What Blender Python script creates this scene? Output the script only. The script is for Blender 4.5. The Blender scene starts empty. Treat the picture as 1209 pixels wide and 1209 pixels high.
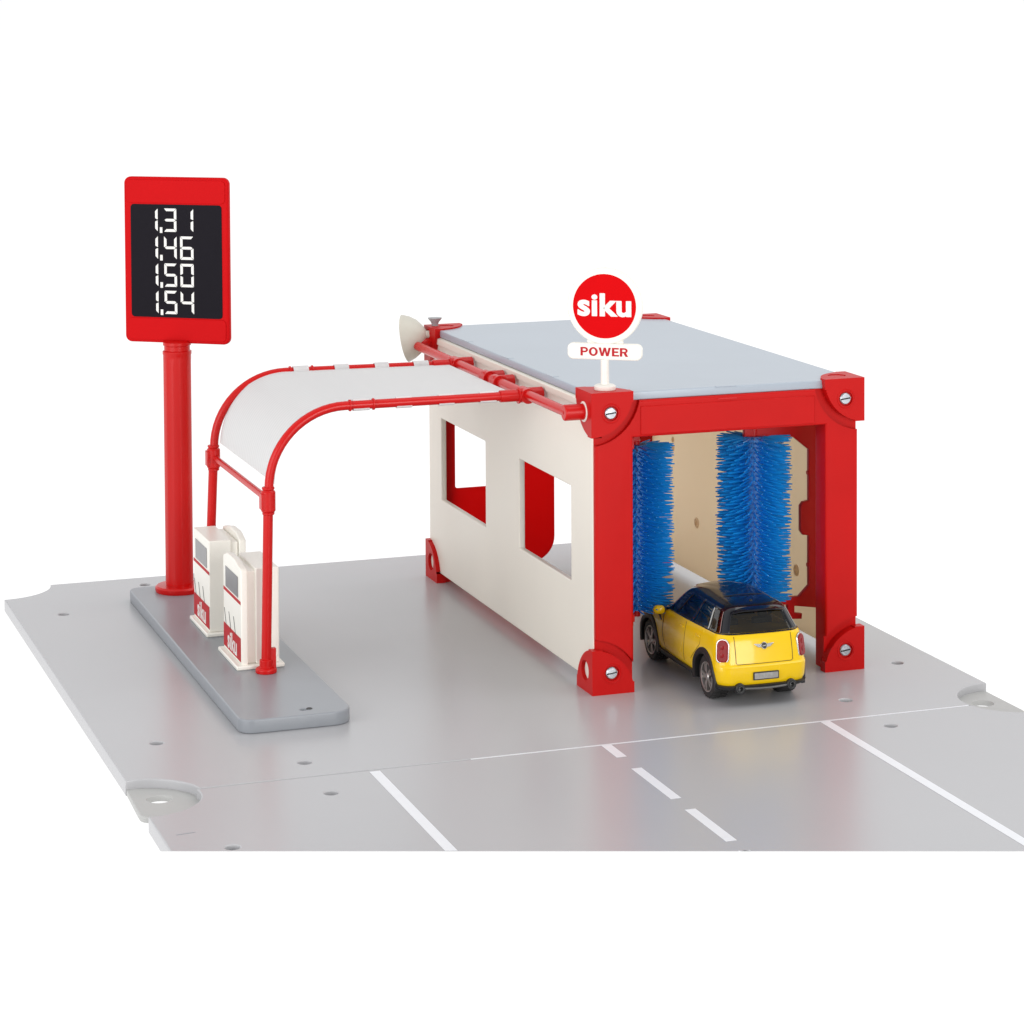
import bpy, bmesh, math, random
from mathutils import Vector, Matrix
random.seed(7)
PI = math.pi
# units: 1 unit = 1 cm of the toy set
scn = bpy.context.scene
scn.unit_settings.scale_length = 0.01
COL = scn.collection

# ------------------------------------------------------------------ materials
def mat(name, col, rough=0.4, metal=0.0, spec=0.5, noise=0.0, nscale=3.0, bump=0.0, bscale=40.0,
        trans=0.0, emit=0.0, coat=0.0, rvar=0.0):
    m = bpy.data.materials.new(name); m.use_nodes = True
    nt = m.node_tree; b = nt.nodes['Principled BSDF']
    b.inputs['Base Color'].default_value = (*col, 1)
    b.inputs['Roughness'].default_value = rough
    b.inputs['Metallic'].default_value = metal
    b.inputs['Specular IOR Level'].default_value = spec
    b.inputs['Coat Weight'].default_value = coat
    b.inputs['Coat Roughness'].default_value = 0.05
    b.inputs['Transmission Weight'].default_value = trans
    if emit:
        b.inputs['Emission Color'].default_value = (1, 1, 1, 1); b.inputs['Emission Strength'].default_value = emit
    tc = nt.nodes.new('ShaderNodeTexCoord')
    if noise or rvar:
        n = nt.nodes.new('ShaderNodeTexNoise'); n.inputs['Scale'].default_value = nscale; n.inputs['Detail'].default_value = 6
        nt.links.new(tc.outputs['Object'], n.inputs['Vector'])
        if noise:
            r = nt.nodes.new('ShaderNodeMapRange'); r.inputs['To Min'].default_value = 1 - noise; r.inputs['To Max'].default_value = 1 + noise
            r.inputs['From Min'].default_value = 0.25; r.inputs['From Max'].default_value = 0.75
            nt.links.new(n.outputs['Fac'], r.inputs['Value'])
            x = nt.nodes.new('ShaderNodeVectorMath'); x.operation = 'SCALE'; x.inputs[0].default_value = col
            nt.links.new(r.outputs['Result'], x.inputs['Scale']); nt.links.new(x.outputs['Vector'], b.inputs['Base Color'])
        if rvar:
            r2 = nt.nodes.new('ShaderNodeMapRange'); r2.inputs['To Min'].default_value = max(0.02, rough - rvar); r2.inputs['To Max'].default_value = rough + rvar
            r2.inputs['From Min'].default_value = 0.3; r2.inputs['From Max'].default_value = 0.7
            nt.links.new(n.outputs['Fac'], r2.inputs['Value']); nt.links.new(r2.outputs['Result'], b.inputs['Roughness'])
    if bump:
        n2 = nt.nodes.new('ShaderNodeTexNoise'); n2.inputs['Scale'].default_value = bscale; n2.inputs['Detail'].default_value = 4
        nt.links.new(tc.outputs['Object'], n2.inputs['Vector'])
        bp = nt.nodes.new('ShaderNodeBump'); bp.inputs['Strength'].default_value = bump; bp.inputs['Distance'].default_value = 0.05
        nt.links.new(n2.outputs['Fac'], bp.inputs['Height']); nt.links.new(bp.outputs['Normal'], b.inputs['Normal'])
    return m

RED = mat('red_plastic', (0.505, 0.0045, 0.0040), 0.40, spec=0.15, noise=0.04, nscale=0.6, rvar=0.05)
RED_T = mat('red_tube_plastic', (0.54, 0.0045, 0.004), 0.27, spec=0.30, noise=0.02, nscale=0.4)
RED_D = mat('deep_red_plastic', (0.56, 0.006, 0.008), 0.36, spec=0.35, noise=0.05, nscale=0.7)
CREAM = mat('cream_plastic', (0.80, 0.755, 0.67), 0.38, spec=0.4, noise=0.02, nscale=0.35, rvar=0.05)
CREAM_W = mat('cream_plastic_warm_lit', (0.83, 0.72, 0.53), 0.40, spec=0.35, noise=0.03, nscale=0.3, rvar=0.05)  # same cream, base colour tinted to stand for warm light inside the wash
BONE = mat('bone_plastic', (0.60, 0.575, 0.50), 0.42, spec=0.35, noise=0.02, nscale=1.0)
PEG = mat('peg_grey', (0.33, 0.34, 0.35), 0.35, noise=0.03, nscale=2)
CREAM_IN = mat('pump_plastic', (0.86, 0.835, 0.765), 0.35, spec=0.5, noise=0.015, nscale=1.5, bump=0.02, bscale=14)
PLATE = mat('grey_plate', (0.418, 0.417, 0.43), 0.27, spec=0.5, noise=0.012, nscale=0.15)
DISH = mat('recess_grey', (0.42, 0.42, 0.41), 0.45, noise=0.02, nscale=1)
ISLAND = mat('island_grey', (0.265, 0.28, 0.305), 0.33, spec=0.5, noise=0.03, nscale=0.5)
ROOF = mat('roof_grey', (0.37, 0.42, 0.48), 0.30, spec=0.5, noise=0.02, nscale=0.3)
MARK = mat('marking_and_highlight_white', (0.74, 0.75, 0.78), 0.35, noise=0.02, nscale=2)
BLUE = mat('blue_bristle', (0.010, 0.33, 0.84), 0.24, spec=1.0, noise=0.12, nscale=1.2)
NAVY = mat('brush_core', (0.008, 0.16, 0.46), 0.35, noise=0.1, nscale=2)
RED_S = mat('sign_red_plastic', (0.54, 0.003, 0.005), 0.45, spec=0.06, noise=0.03, nscale=0.6)
BLACK = mat('black_plastic', (0.012, 0.012, 0.013), 0.45, noise=0.1, nscale=3, bump=0.05, bscale=30)
SCREEN = mat('screen_black', (0.0085, 0.007, 0.011), 0.4, spec=0.06, noise=0.05, nscale=1)
DIGIT = mat('digit_white', (0.78, 0.77, 0.74), 0.5, noise=0.03, nscale=4)
WHITE = mat('sign_white', (0.82, 0.79, 0.73), 0.38, noise=0.015, nscale=2, bump=0.02, bscale=14)
STICK_R = mat('sticker_red', (0.62, 0.002, 0.004), 0.55, spec=0.04, noise=0.02, nscale=2)
LABEL_R = mat('label_red', (0.46, 0.016, 0.022), 0.5, spec=0.15, noise=0.03, nscale=4)
LCD = mat('display_grey', (0.15, 0.145, 0.15), 0.25, noise=0.10, nscale=1.2)
LINE = mat('line_dark', (0.05, 0.05, 0.05), 0.5, noise=0.05, nscale=4)
STEEL = mat('steel', (0.50, 0.52, 0.56), 0.30, metal=0.9, noise=0.05, nscale=6)
CHROME = mat('chrome', (0.58, 0.57, 0.54), 0.12, metal=1.0, noise=0.04, nscale=5)
PAINT = mat('yellow_paint', (0.84, 0.54, 0.002), 0.25, spec=0.3, coat=0.4, noise=0.02, nscale=1.5, rvar=0.03)
GLOSS = mat('gloss_black', (0.006, 0.006, 0.010), 0.08, spec=0.42, coat=0.15, noise=0.05, nscale=2)
GLASS_D = mat('dark_glass', (0.010, 0.010, 0.011), 0.07, spec=0.35, noise=0.05, nscale=2)
TYRE = mat('tyre_rubber', (0.022, 0.021, 0.021), 0.62, noise=0.15, nscale=3, bump=0.15, bscale=22)
RIM = mat('rim_silver', (0.46, 0.43, 0.41), 0.30, metal=0.75, noise=0.06, nscale=4)
LENS = mat('lamp_red', (0.24, 0.004, 0.006), 0.18, spec=0.25, coat=0.0, noise=0.25, nscale=6)
GREYP = mat('number_plate_grey', (0.30, 0.29, 0.28), 0.5, noise=0.25, nscale=9)
GREYD = mat('lower_silver', (0.13, 0.13, 0.13), 0.35, metal=0.5, noise=0.05, nscale=5)
SEAM = mat('seam_dark', (0.10, 0.055, 0.004), 0.6, noise=0.05, nscale=5)
SEAMB = mat('seam_black', (0.003, 0.003, 0.004), 0.5, noise=0.05, nscale=5)
TABLE = mat('glowing_white_table', (0.10, 0.10, 0.10), 0.7, spec=0.0, emit=1.0, noise=0.005, nscale=0.2)  # glows by itself, so the table stays white with no shadow around the plates

def film_mat():
    m = bpy.data.materials.new('canopy_film'); m.use_nodes = True; nt = m.node_tree
    nt.nodes.clear(); o = nt.nodes.new('ShaderNodeOutputMaterial')
    d = nt.nodes.new('ShaderNodeBsdfDiffuse'); t = nt.nodes.new('ShaderNodeBsdfTranslucent')
    g = nt.nodes.new('ShaderNodeBsdfGlossy'); g.inputs['Roughness'].default_value = 0.35
    tc = nt.nodes.new('ShaderNodeTexCoord'); wv = nt.nodes.new('ShaderNodeTexWave')
    wv.bands_direction = 'Y'; wv.inputs['Scale'].default_value = 1.1; wv.inputs['Distortion'].default_value = 0.1
    nt.links.new(tc.outputs['Object'], wv.inputs['Vector'])
    ramp = nt.nodes.new('ShaderNodeMapRange'); ramp.inputs['To Min'].default_value = 0.845; ramp.inputs['To Max'].default_value = 0.90
    nt.links.new(wv.outputs['Fac'], ramp.inputs['Value'])
    for s in (d, t): nt.links.new(ramp.outputs['Result'], s.inputs['Color'])
    m1 = nt.nodes.new('ShaderNodeMixShader'); m1.inputs[0].default_value = 0.45
    m2 = nt.nodes.new('ShaderNodeMixShader'); m2.inputs[0].default_value = 0.04
    nt.links.new(d.outputs[0], m1.inputs[1]); nt.links.new(t.outputs[0], m1.inputs[2])
    nt.links.new(m1.outputs[0], m2.inputs[1]); nt.links.new(g.outputs[0], m2.inputs[2])
    nt.links.new(m2.outputs[0], o.inputs['Surface'])
    return m
FILM = film_mat()
def add_translucency(m, col, fac):                        # thin moulded plastic lets some light through
    nt = m.node_tree; b = nt.nodes['Principled BSDF']; o = [n for n in nt.nodes if n.type == 'OUTPUT_MATERIAL'][0]
    t = nt.nodes.new('ShaderNodeBsdfTranslucent'); t.inputs['Color'].default_value = (*col, 1)
    x = nt.nodes.new('ShaderNodeMixShader'); x.inputs[0].default_value = fac
    nt.links.new(b.outputs[0], x.inputs[1]); nt.links.new(t.outputs[0], x.inputs[2]); nt.links.new(x.outputs[0], o.inputs['Surface'])
add_translucency(CREAM_W, (0.97, 0.86, 0.69), 0.56)
DOOR = mat('door_red_plastic', (0.62, 0.006, 0.008), 0.38, spec=0.2, noise=0.04, nscale=0.6)
add_translucency(DOOR, (0.95, 0.03, 0.035), 0.6)
def pane_mat():
    m = bpy.data.materials.new('tinted_pane'); m.use_nodes = True; nt = m.node_tree
    nt.nodes.clear(); o = nt.nodes.new('ShaderNodeOutputMaterial')
    t = nt.nodes.new('ShaderNodeBsdfTransparent'); t.inputs['Color'].default_value = (0.34, 0.33, 0.31, 1)
    g = nt.nodes.new('ShaderNodeBsdfGlossy'); g.inputs['Roughness'].default_value = 0.04
    f = nt.nodes.new('ShaderNodeFresnel'); f.inputs['IOR'].default_value = 1.6
    m1 = nt.nodes.new('ShaderNodeMixShader'); nt.links.new(f.outputs[0], m1.inputs[0])
    nt.links.new(t.outputs[0], m1.inputs[1]); nt.links.new(g.outputs[0], m1.inputs[2])
    nt.links.new(m1.outputs[0], o.inputs['Surface'])
    return m
PANE = pane_mat()

# ------------------------------------------------------------------ object helpers
def link(o, parent=None):
    COL.objects.link(o)
    if parent: o.parent = parent
    return o
def tag(o, label=None, cat=None, group=None, kind=None):
    if label: o['label'] = label
    if cat: o['category'] = cat
    if group: o['group'] = group
    if kind: o['kind'] = kind
    return o
def empty(name, loc=(0, 0, 0), rz=0.0):
    o = bpy.data.objects.new(name, None); o.location = loc; o.rotation_euler = (0, 0, rz)
    o.empty_display_size = 0.5
    return link(o)
def copy_tree(o, parent=None):
    c = o.copy(); COL.objects.link(c); c.parent = parent
    for ch in list(o.children): copy_tree(ch, c)
    return c
def finish(me, smooth=True, angle=35):
    if smooth:
        for p in me.polygons: p.use_smooth = True
        try: me.set_sharp_from_angle(angle=math.radians(angle))
        except Exception: pass

class MB:
    def __init__(s): s.bm = bmesh.new()
    def _tf(s, vs, M):
        if M is not None:
            for v in vs: v.co = M @ v.co
    def box(s, x0, x1, y0, y1, z0, z1, M=None):
        vs = [s.bm.verts.new(c) for c in ((x0,y0,z0),(x1,y0,z0),(x1,y1,z0),(x0,y1,z0),(x0,y0,z1),(x1,y0,z1),(x1,y1,z1),(x0,y1,z1))]
        for f in ((0,3,2,1),(4,5,6,7),(0,1,5,4),(1,2,6,5),(2,3,7,6),(3,0,4,7)): s.bm.faces.new([vs[i] for i in f])
        s._tf(vs, M); return s
    def prism(s, pts, h0, h1, M=None):
        a = [s.bm.verts.new((p[0], p[1], h0)) for p in pts]; b = [s.bm.verts.new((p[0], p[1], h1)) for p in pts]
        n = len(pts)
        s.bm.faces.new(a[::-1]); s.bm.faces.new(b)
        for i in range(n): s.bm.faces.new((a[i], a[(i+1) % n], b[(i+1) % n], b[i]))
        s._tf(a + b, M); return s
    def rings(s, rings, cap=True, closed=True):
        vr = [[s.bm.verts.new(p) for p in r] for r in rings]
        for k in range(len(vr) - 1):
            n = len(vr[k])
            for i in range(n if closed else n - 1):
                j = (i + 1) % n
                s.bm.faces.new((vr[k][i], vr[k][j], vr[k+1][j], vr[k+1][i]))
        if cap:
            s.bm.faces.new(vr[0][::-1]); s.bm.faces.new(vr[-1])
        return vr
    def lathe(s, prof, n=32, M=None, cap=True):          # prof: (r, z) list, axis z
        rs = [[Vector((r * math.cos(2*PI*i/n), r * math.sin(2*PI*i/n), z)) for i in range(n)] for r, z in prof]
        if M is not None: rs = [[M @ v for v in r] for r in rs]
        s.rings(rs, cap); return s
    def cyl(s, p0, p1, r, n=24, r1=None):
        s.tube([p0, p1], r, n, r1); return s
    def tube(s, path, r, n=16, r1=None, closed=False):
        path = [Vector(p) for p in path]; rs = []
        up = None
        for k, p in enumerate(path):
            if closed: t = path[(k+1) % len(path)] - path[k-1]
            elif k == 0: t = path[1] - p
            elif k == len(path) - 1: t = p - path[k-1]
            else: t = (path[k+1] - p).normalized() + (p - path[k-1]).normalized()
            t.normalize()
            if up is None:
                up = Vector((0, 0, 1)) if abs(t.z) < 0.9 else Vector((1, 0, 0))
            a = t.cross(up).normalized(); up = a.cross(t).normalized()
            rr = r if r1 is None else r + (r1 - r) * k / (len(path) - 1)
            rs.append([p + rr * (math.cos(2*PI*i/n) * a + math.sin(2*PI*i/n) * up) for i in range(n)])
        if closed: s.rings(rs + [rs[0]], False)
        else: s.rings(rs, True)
        return s
    def build(s, name, m, parent=None, bevel=0.0, seg=2, smooth=True, angle=35, doubles=False):
        if doubles: bmesh.ops.remove_doubles(s.bm, verts=s.bm.verts, dist=1e-5)
        bmesh.ops.recalc_face_normals(s.bm, faces=s.bm.faces)
        me = bpy.data.meshes.new(name); s.bm.to_mesh(me); s.bm.free()
        me.materials.append(m); finish(me, smooth, angle)
        o = link(bpy.data.objects.new(name, me), parent)
        if bevel:
            b = o.modifiers.new('bevel', 'BEVEL'); b.width = bevel; b.segments = seg; b.limit_method = 'ANGLE'; b.angle_limit = math.radians(40)
            b.harden_normals = False
        return o

def explode(o):                                           # one object per loose piece, same name, same parent
    bm = bmesh.new(); bm.from_mesh(o.data); bm.verts.ensure_lookup_table(); seen = set(); out = []
    for v in bm.verts:
        if v.index in seen: continue
        st, isl_ = [v], set()
        while st:
            q = st.pop()
            if q.index in isl_: continue
            isl_.add(q.index); st += [e.other_vert(q) for e in q.link_edges]
        seen |= isl_; out.append(isl_)
    base = o.name.split('.')[0]
    for isl_ in out[1:]:
        b2 = bm.copy(); b2.verts.ensure_lookup_table()
        bmesh.ops.delete(b2, geom=[v for v in b2.verts if v.index not in isl_], context='VERTS')
        c = o.copy(); c.data = o.data.copy(); b2.to_mesh(c.data); b2.free(); c.name = base; COL.objects.link(c)
    bmesh.ops.delete(bm, geom=[v for v in bm.verts if v.index not in out[0]], context='VERTS')
    bm.to_mesh(o.data); bm.free(); return o
def bake(o):                                              # apply modifiers without operators
    dg = bpy.context.evaluated_depsgraph_get(); dg.update()
    me = bpy.data.meshes.new_from_object(o.evaluated_get(dg))
    o.modifiers.clear(); old = o.data; o.data = me
    bpy.data.meshes.remove(old); return o
def cut(o, mb):                                           # boolean difference, baked; the cutter is deleted
    c = mb.build('cutter', BLACK, o.parent, smooth=False)
    md = o.modifiers.new('cut', 'BOOLEAN'); md.operation = 'DIFFERENCE'; md.object = c; md.solver = 'EXACT'
    bake(o); me = c.data; bpy.data.objects.remove(c); bpy.data.meshes.remove(me)
    finish(o.data); return o

def frame_M(o, xd, yd):
    xd = Vector(xd).normalized(); yd = Vector(yd).normalized(); zd = xd.cross(yd)
    M = Matrix.Identity(4)
    for i in range(3):
        M[i][0], M[i][1], M[i][2], M[i][3] = xd[i], yd[i], zd[i], o[i]
    return M
def shape(name, loops, m, parent=None, depth=0.1, bev=0.0, M=None, res=2):
    """flat outline with holes, extruded between z=0 and z=depth in the frame M, edges rounded by bev"""
    cu = bpy.data.curves.new(name, 'CURVE'); cu.dimensions = '2D'; cu.fill_mode = 'BOTH'
    cu.extrude = max(0.0005, depth/2 - bev); cu.bevel_depth = bev; cu.bevel_resolution = res; cu.offset = -bev
    for lp in loops:
        sp = cu.splines.new('POLY'); sp.points.add(len(lp) - 1); sp.use_cyclic_u = True
        for i, p in enumerate(lp): sp.points[i].co = (p[0], p[1], 0, 1)
    return _curve_to_mesh(cu, name, m, parent, (M or Matrix.Identity(4)) @ Matrix.Translation((0, 0, depth/2)))
def _curve_to_mesh(cu, name, m, parent, M):
    t = bpy.data.objects.new('tmp', cu); COL.objects.link(t)
    dg = bpy.context.evaluated_depsgraph_get(); dg.update()
    me = bpy.data.meshes.new_from_object(t.evaluated_get(dg))
    bpy.data.objects.remove(t); bpy.data.curves.remove(cu)
    me.transform(M); me.materials.clear(); me.materials.append(m)
    bm = bmesh.new(); bm.from_mesh(me); bmesh.ops.remove_doubles(bm, verts=bm.verts, dist=1e-4)
    bmesh.ops.recalc_face_normals(bm, faces=bm.faces); bm.to_mesh(me); bm.free()
    finish(me); me.name = name
    zax = (M.to_3x3() @ Vector((0, 0, 1))).normalized()
    for p in me.polygons:
        if abs(p.normal.dot(zax)) > .9995: p.use_smooth = False
    return link(bpy.data.objects.new(name, me), parent)
def text(name, s, size, m, parent, M, bold=0.0, off=0.0, depth=0.02, space=1.0, sx=1.0, width=None):
    cu = bpy.data.curves.new(name, 'FONT'); cu.body = s; cu.size = size; cu.extrude = depth/2; cu.offset = off
    cu.align_x = 'CENTER'; cu.align_y = 'CENTER'; cu.space_character = space; cu.fill_mode = 'BOTH'; cu.resolution_u = 8
    o = _curve_to_mesh(cu, name, m, parent, Matrix.Identity(4))
    me = o.data
    if bold:
        bm = bmesh.new()
        for i, (dx, dy) in enumerate(((0, 0), (-1, 0), (1, 0), (0, .7), (0, -.7), (-.8, .5), (.8, .5), (-.8, -.5), (.8, -.5))):
            n0 = len(bm.verts); bm.from_mesh(me); bm.verts.ensure_lookup_table()
            for v in bm.verts[n0:]: v.co += Vector((dx*bold, dy*bold, -.0006*i))
        bm.to_mesh(me); bm.free(); finish(me)
    xs = [v.co.x for v in me.vertices]; ys = [v.co.y for v in me.vertices]
    k = 1.0 if width is None else width / (max(xs) - min(xs))
    me.transform(M @ Matrix.Diagonal((k, 1, 1, 1)) @ Matrix.Translation((-(max(xs)+min(xs))/2, -(max(ys)+min(ys))/2, 0)))
    return o

def rrect(x0, x1, y0, y1, r, n=6):
    """rounded rectangle; r a number or four radii (bl, br, tr, tl)"""
    rr = r if isinstance(r, (tuple, list)) else (r,)*4
    out = []
    for (cx, cy, a0, q) in ((x0+rr[0], y0+rr[0], PI, rr[0]), (x1-rr[1], y0+rr[1], 1.5*PI, rr[1]), (x1-rr[2], y1-rr[2], 0, rr[2]), (x0+rr[3], y1-rr[3], .5*PI, rr[3])):
        if q <= 1e-6: out.append((cx, cy)); continue
        for i in range(n + 1):
            a = a0 + .5*PI*i/n; out.append((cx + q*math.cos(a), cy + q*math.sin(a)))
    return out
def circle(cx, cy, r, n=24): return [(cx + r*math.cos(2*PI*i/n), cy + r*math.sin(2*PI*i/n)) for i in range(n)]
def arc(cx, cy, r, a0, a1, n=12): return [(cx + r*math.cos(math.radians(a0+(a1-a0)*i/n)), cy + r*math.sin(math.radians(a0+(a1-a0)*i/n))) for i in range(n+1)]
XZ = lambda y: frame_M((0, y, 0), (1, 0, 0), (0, 0, 1))    # outline in x,z; depth runs towards -y
YZL = lambda x: frame_M((x, 0, 0), (0, -1, 0), (0, 0, 1))  # outline in -y,z; depth runs towards -x

# ------------------------------------------------------------------ camera, light, world
cam = bpy.data.cameras.new('camera'); co = link(bpy.data.objects.new('camera', cam))
co.location = (-34.5826, -91.1900, 27.1097); co.rotation_euler = (1.527868, 0.005506, -0.332268)
cam.sensor_width = 36.0; cam.lens = 36.0*3028.338/1209
cam.shift_x = 0.0; cam.shift_y = -(604.5-119.01)/1209
cam.clip_start = 1; cam.clip_end = 3000
scn.camera = co
scn.view_settings.view_transform = 'Standard'; scn.view_settings.look = 'None'; scn.view_settings.exposure = 0

w = bpy.data.worlds.new('World'); scn.world = w; w.use_nodes = True
nt = w.node_tree; bg = nt.nodes['Background']
tc = nt.nodes.new('ShaderNodeTexCoord'); sp = nt.nodes.new('ShaderNodeSeparateXYZ'); nt.links.new(tc.outputs['Generated'], sp.inputs[0])
mr = nt.nodes.new('ShaderNodeMapRange'); mr.inputs['From Min'].default_value = -0.75; mr.inputs['From Max'].default_value = 0.1
mr.inputs['To Min'].default_value = 0.50; mr.inputs['To Max'].default_value = 1.02; mr.interpolation_type = 'SMOOTHSTEP'
nt.links.new(sp.outputs['Y'], mr.inputs['Value']); nt.links.new(mr.outputs['Result'], bg.inputs['Strength'])
bg.inputs['Color'].default_value = (0.985, 0.992, 1.0, 1)

def area(name, loc, tgt, size, power, col=(1, 1, 1)):
    l = bpy.data.lights.new(name, 'AREA'); l.shape = 'SQUARE'; l.size = size; l.energy = power; l.color = col
    o = link(bpy.data.objects.new(name, l)); o.location = loc
    o.rotation_euler = (Vector(tgt) - Vector(loc)).to_track_quat('-Z', 'Y').to_euler(); return o
area('key_softbox', (70, -10, 110), (3, 5, 3), 90, 44000, (1, 0.99, 0.98))
area('front_softbox', (-95, -40, 12), (0, 9, 2), 80, 66000, (1, 1, 1))
area('low_softbox', (20, -135, 26), (6, 8, 4), 60, 85000, (1, 0.985, 0.96))

# ------------------------------------------------------------------ ground: table, base plate, road plate
SY = -6.05                                                   # seam between the two plates
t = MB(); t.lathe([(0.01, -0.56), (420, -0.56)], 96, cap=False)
tb = t.build('tabletop', TABLE, smooth=False); tag(tb, 'plain white glowing tabletop under the grey plates', kind='structure')

XL, XR, YB = -19.05, 15.12, 26.0
XLF = -18.85
CL, CR, RC = (-18.7, -6.45), (15.1, -5.6), 2.12
def arc_pts(c, r, a0, a1, n=14): return arc(c[0], c[1], r, a0, a1, n)
aL = math.degrees(math.asin((SY+0.02-CL[1])/RC)); aL2 = math.degrees(math.acos((XLF-CL[0])/RC))
aR = math.degrees(math.asin((SY+0.02-CR[1])/RC)); aR2 = math.degrees(math.acos(min(1, (XR-CR[0])/RC)))
plate1 = arc_pts(CL, RC, aL2, aL)[:] + [(0, SY+.02)] + arc_pts(CR, RC, 180-aR, aR2)
plate1 += arc(XR-.9, YB-.9, .9, 0, 90, 6)
plate1 += arc(XL-.05, YB+.2, 2.4, -5, -90, 14)
holes1 = [(-17.03, 20.17), (-12.62, 24.46), (-16.97, -.29), (8.88, -3.81), (13.26, .37), (-12.51, -4.4), (-7.0, 23.9), (13.2, 20.2)]
def hole_shape(c): return circle(c[0], c[1], .24, 20)
g = shape('ground', [plate1] + [hole_shape(h) for h in holes1], PLATE, None, .55, .05, Matrix.Translation((0, 0, -.55)), 3)
tag(g, 'light grey plastic base plate carrying the garage and the fuel island', kind='structure')
def tab(cx, cy, pts, hole):
    o = shape('corner_tab', [pts, circle(hole[0], hole[1], .42, 24)], DISH, g, .22, .04, Matrix.Translation((0, 0, -.53)))
    return o
tabL = [(XLF+.03, -4.2), (XLF-.05, -6.9)] + arc(XLF+.36, -7.15, .41, 180, 270, 5) + [(-17.9, -7.9), (-16.3, -7.2), (-16.3, -5.9), (-17, -4.3)]
tab(0, 0, tabL, (-17.95, -5.75))
tabR = [(12.9, -4.3), (12.9, -6.6), (14.2, -7.2)] + arc(XR-.45, -6.35, .41, 270, 360, 5) + [(XR-.04, -3.4), (13.6, -3.4)]
tab(0, 0, tabR, (14.1, -5.0))

# road plate in front: its near side ends on a straight bevelled cut
A0, B0 = Vector((-18.85, -12.02, 0)), Vector((15.1, -24.36, 0))
A1, B1 = Vector((-18.85, -10.33, -.55)), Vector((15.1, -22.67, -.55))
cL2 = math.degrees(math.asin((SY-.03-CL[1])/2.0))
lx = -18.85
aE = -math.degrees(math.acos((lx-CL[0])/2.0))
road_o = arc_pts(CL, 2.0, aE, cL2)[:] + [(0, SY-.03)] + arc_pts(CR, 2.1, 180-math.degrees(math.asin((SY-.03-CR[1])/2.1)), 270) + [(15.1, -7.7)]
top = [Vector((x, y, 0)) for x, y in road_o] + [B0, A0]
holes2 = [(-16.91, -12.33), (8.91, -7.43), (-12.53, -8.05)]
bot_o = [(x, y) for x, y in road_o]
# built as a shape with a generous front edge, then cut by a slanted plane
ro = shape('road', [road_o + [(15.1, -27), (lx, -27)]] + [hole_shape(h) for h in holes2], PLATE, None, .55, .05, Matrix.Translation((0, 0, -.55)), 3)
bm = bmesh.new(); bm.from_mesh(ro.data)
nrm = (B0 - A0).cross(A1 - A0).normalized()
if nrm.y > 0: nrm = -nrm
r_ = bmesh.ops.bisect_plane(bm, geom=bm.verts[:] + bm.edges[:] + bm.faces[:], plane_co=A0, plane_no=nrm, clear_outer=True)
ed = [e for e in r_['geom_cut'] if isinstance(e, bmesh.types.BMEdge)]
bmesh.ops.edgeloop_fill(bm, edges=ed)
bmesh.ops.recalc_face_normals(bm, faces=bm.faces); bm.to_mesh(ro.data); bm.free()
tag(ro, 'light grey road plate with white lane lines in front of the base plate', kind='structure')
def cut_y(x): return A0.y + (B0.y - A0.y) * (x - A0.x) / (B0.x - A0.x)
def marking(x0, x1, y0, y1, label=None):
    if y0 is None: pts = [(x0, cut_y(x0)+.02), (x1, cut_y(x1)+.02), (x1, y1), (x0, y1)]
    else: pts = [(x0, y0), (x1, y0), (x1, y1), (x0, y1)]
    o = MB().prism(pts, .004, .010).build('lane_marking', MARK, ro, smooth=False)
    if label: o['label'] = label
marking(-10.68, -10.30, None, SY-.22, 'solid white lane line')
marking(6.68, 7.06, None, SY-.10, 'solid white lane line')
for y1, y0 in ((SY-.1, -7.66), (-9.05, -12.63), (-13.83, -17.2)): marking(-2.0, -1.62, y0, y1, 'white centre line dash')
marking(-2.0, -1.62, None, -18.2, 'white centre line dash')
MB().box(-6.9, 12.9, SY-.05, SY+.025, -.02, .006).build('seam_highlight', MARK, ro, smooth=False)  # painted highlight: pale strip for the light caught along the plate edge
MB().box(-18.5, -17.85, -.02, .03, 0.001, .006, Matrix.Translation((0, -8.36, 0)) @ Matrix.Rotation(.12, 4, 'Z')).build('slot', ISLAND, ro, smooth=False)

# ------------------------------------------------------------------ the pump island
IZ = .52
isl = shape('pump_island', [rrect(-13.88, -9.6, -.42, 21.9, (.55, .75, .6, .5), 7), circle(-11.35, .33, .13, 16)] , ISLAND, None, IZ, .06, None, 3)
tag(isl, 'long dark grey kerbed island slab under the fuel pumps and price sign', 'island')
hd = MB(); hd.tube([Vector((-11.12 + .10*math.cos(a*PI/8), .33 + .10*math.sin(a*PI/8), IZ+.004)) for a in range(16)], .02, 6, closed=True)
hd.lathe([(.001, IZ+.004), (.09, IZ+.004)], 16, Matrix.Translation((-11.12, .33, 0)), cap=False)
hd.build('peg_hole', LINE, isl)

# ------------------------------------------------------------------ price sign
ang = -.617
ps = empty('price_sign', (-11.80, 20.63, IZ)); tag(ps, 'tall red price sign on a pole with four white fuel prices on black', 'price sign')
pm_ = MB(); NP_ = 120
def flute(r, z, amp): return [Vector(((r - amp*abs(math.sin(6*2*PI*i/NP_))**.6)*math.cos(2*PI*i/NP_), (r - amp*abs(math.sin(6*2*PI*i/NP_))**.6)*math.sin(2*PI*i/NP_), z)) for i in range(NP_)]
pm_.rings([flute(r, z, a) for r, z, a in ((.58, .1, 0), (.62, .5, .0), (.625, .7, .014), (.625, 10.2, .014), (.62, 10.4, 0), (.62, 10.55, 0), (.64, 10.6, 0), (.64, 10.72, 0), (.57, 10.76, 0), (.57, 10.95, 0), (.62, 10.99, 0), (.62, 11.12, 0), (.5, 11.2, 0))])
pole = pm_.build('pole', RED_T, ps, angle=50)
MB().lathe([(1.05, 0), (1.08, .06), (1.08, .2), (1.0, .27), (.62, .30)], 40).build('flange', RED_T, pole)
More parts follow.
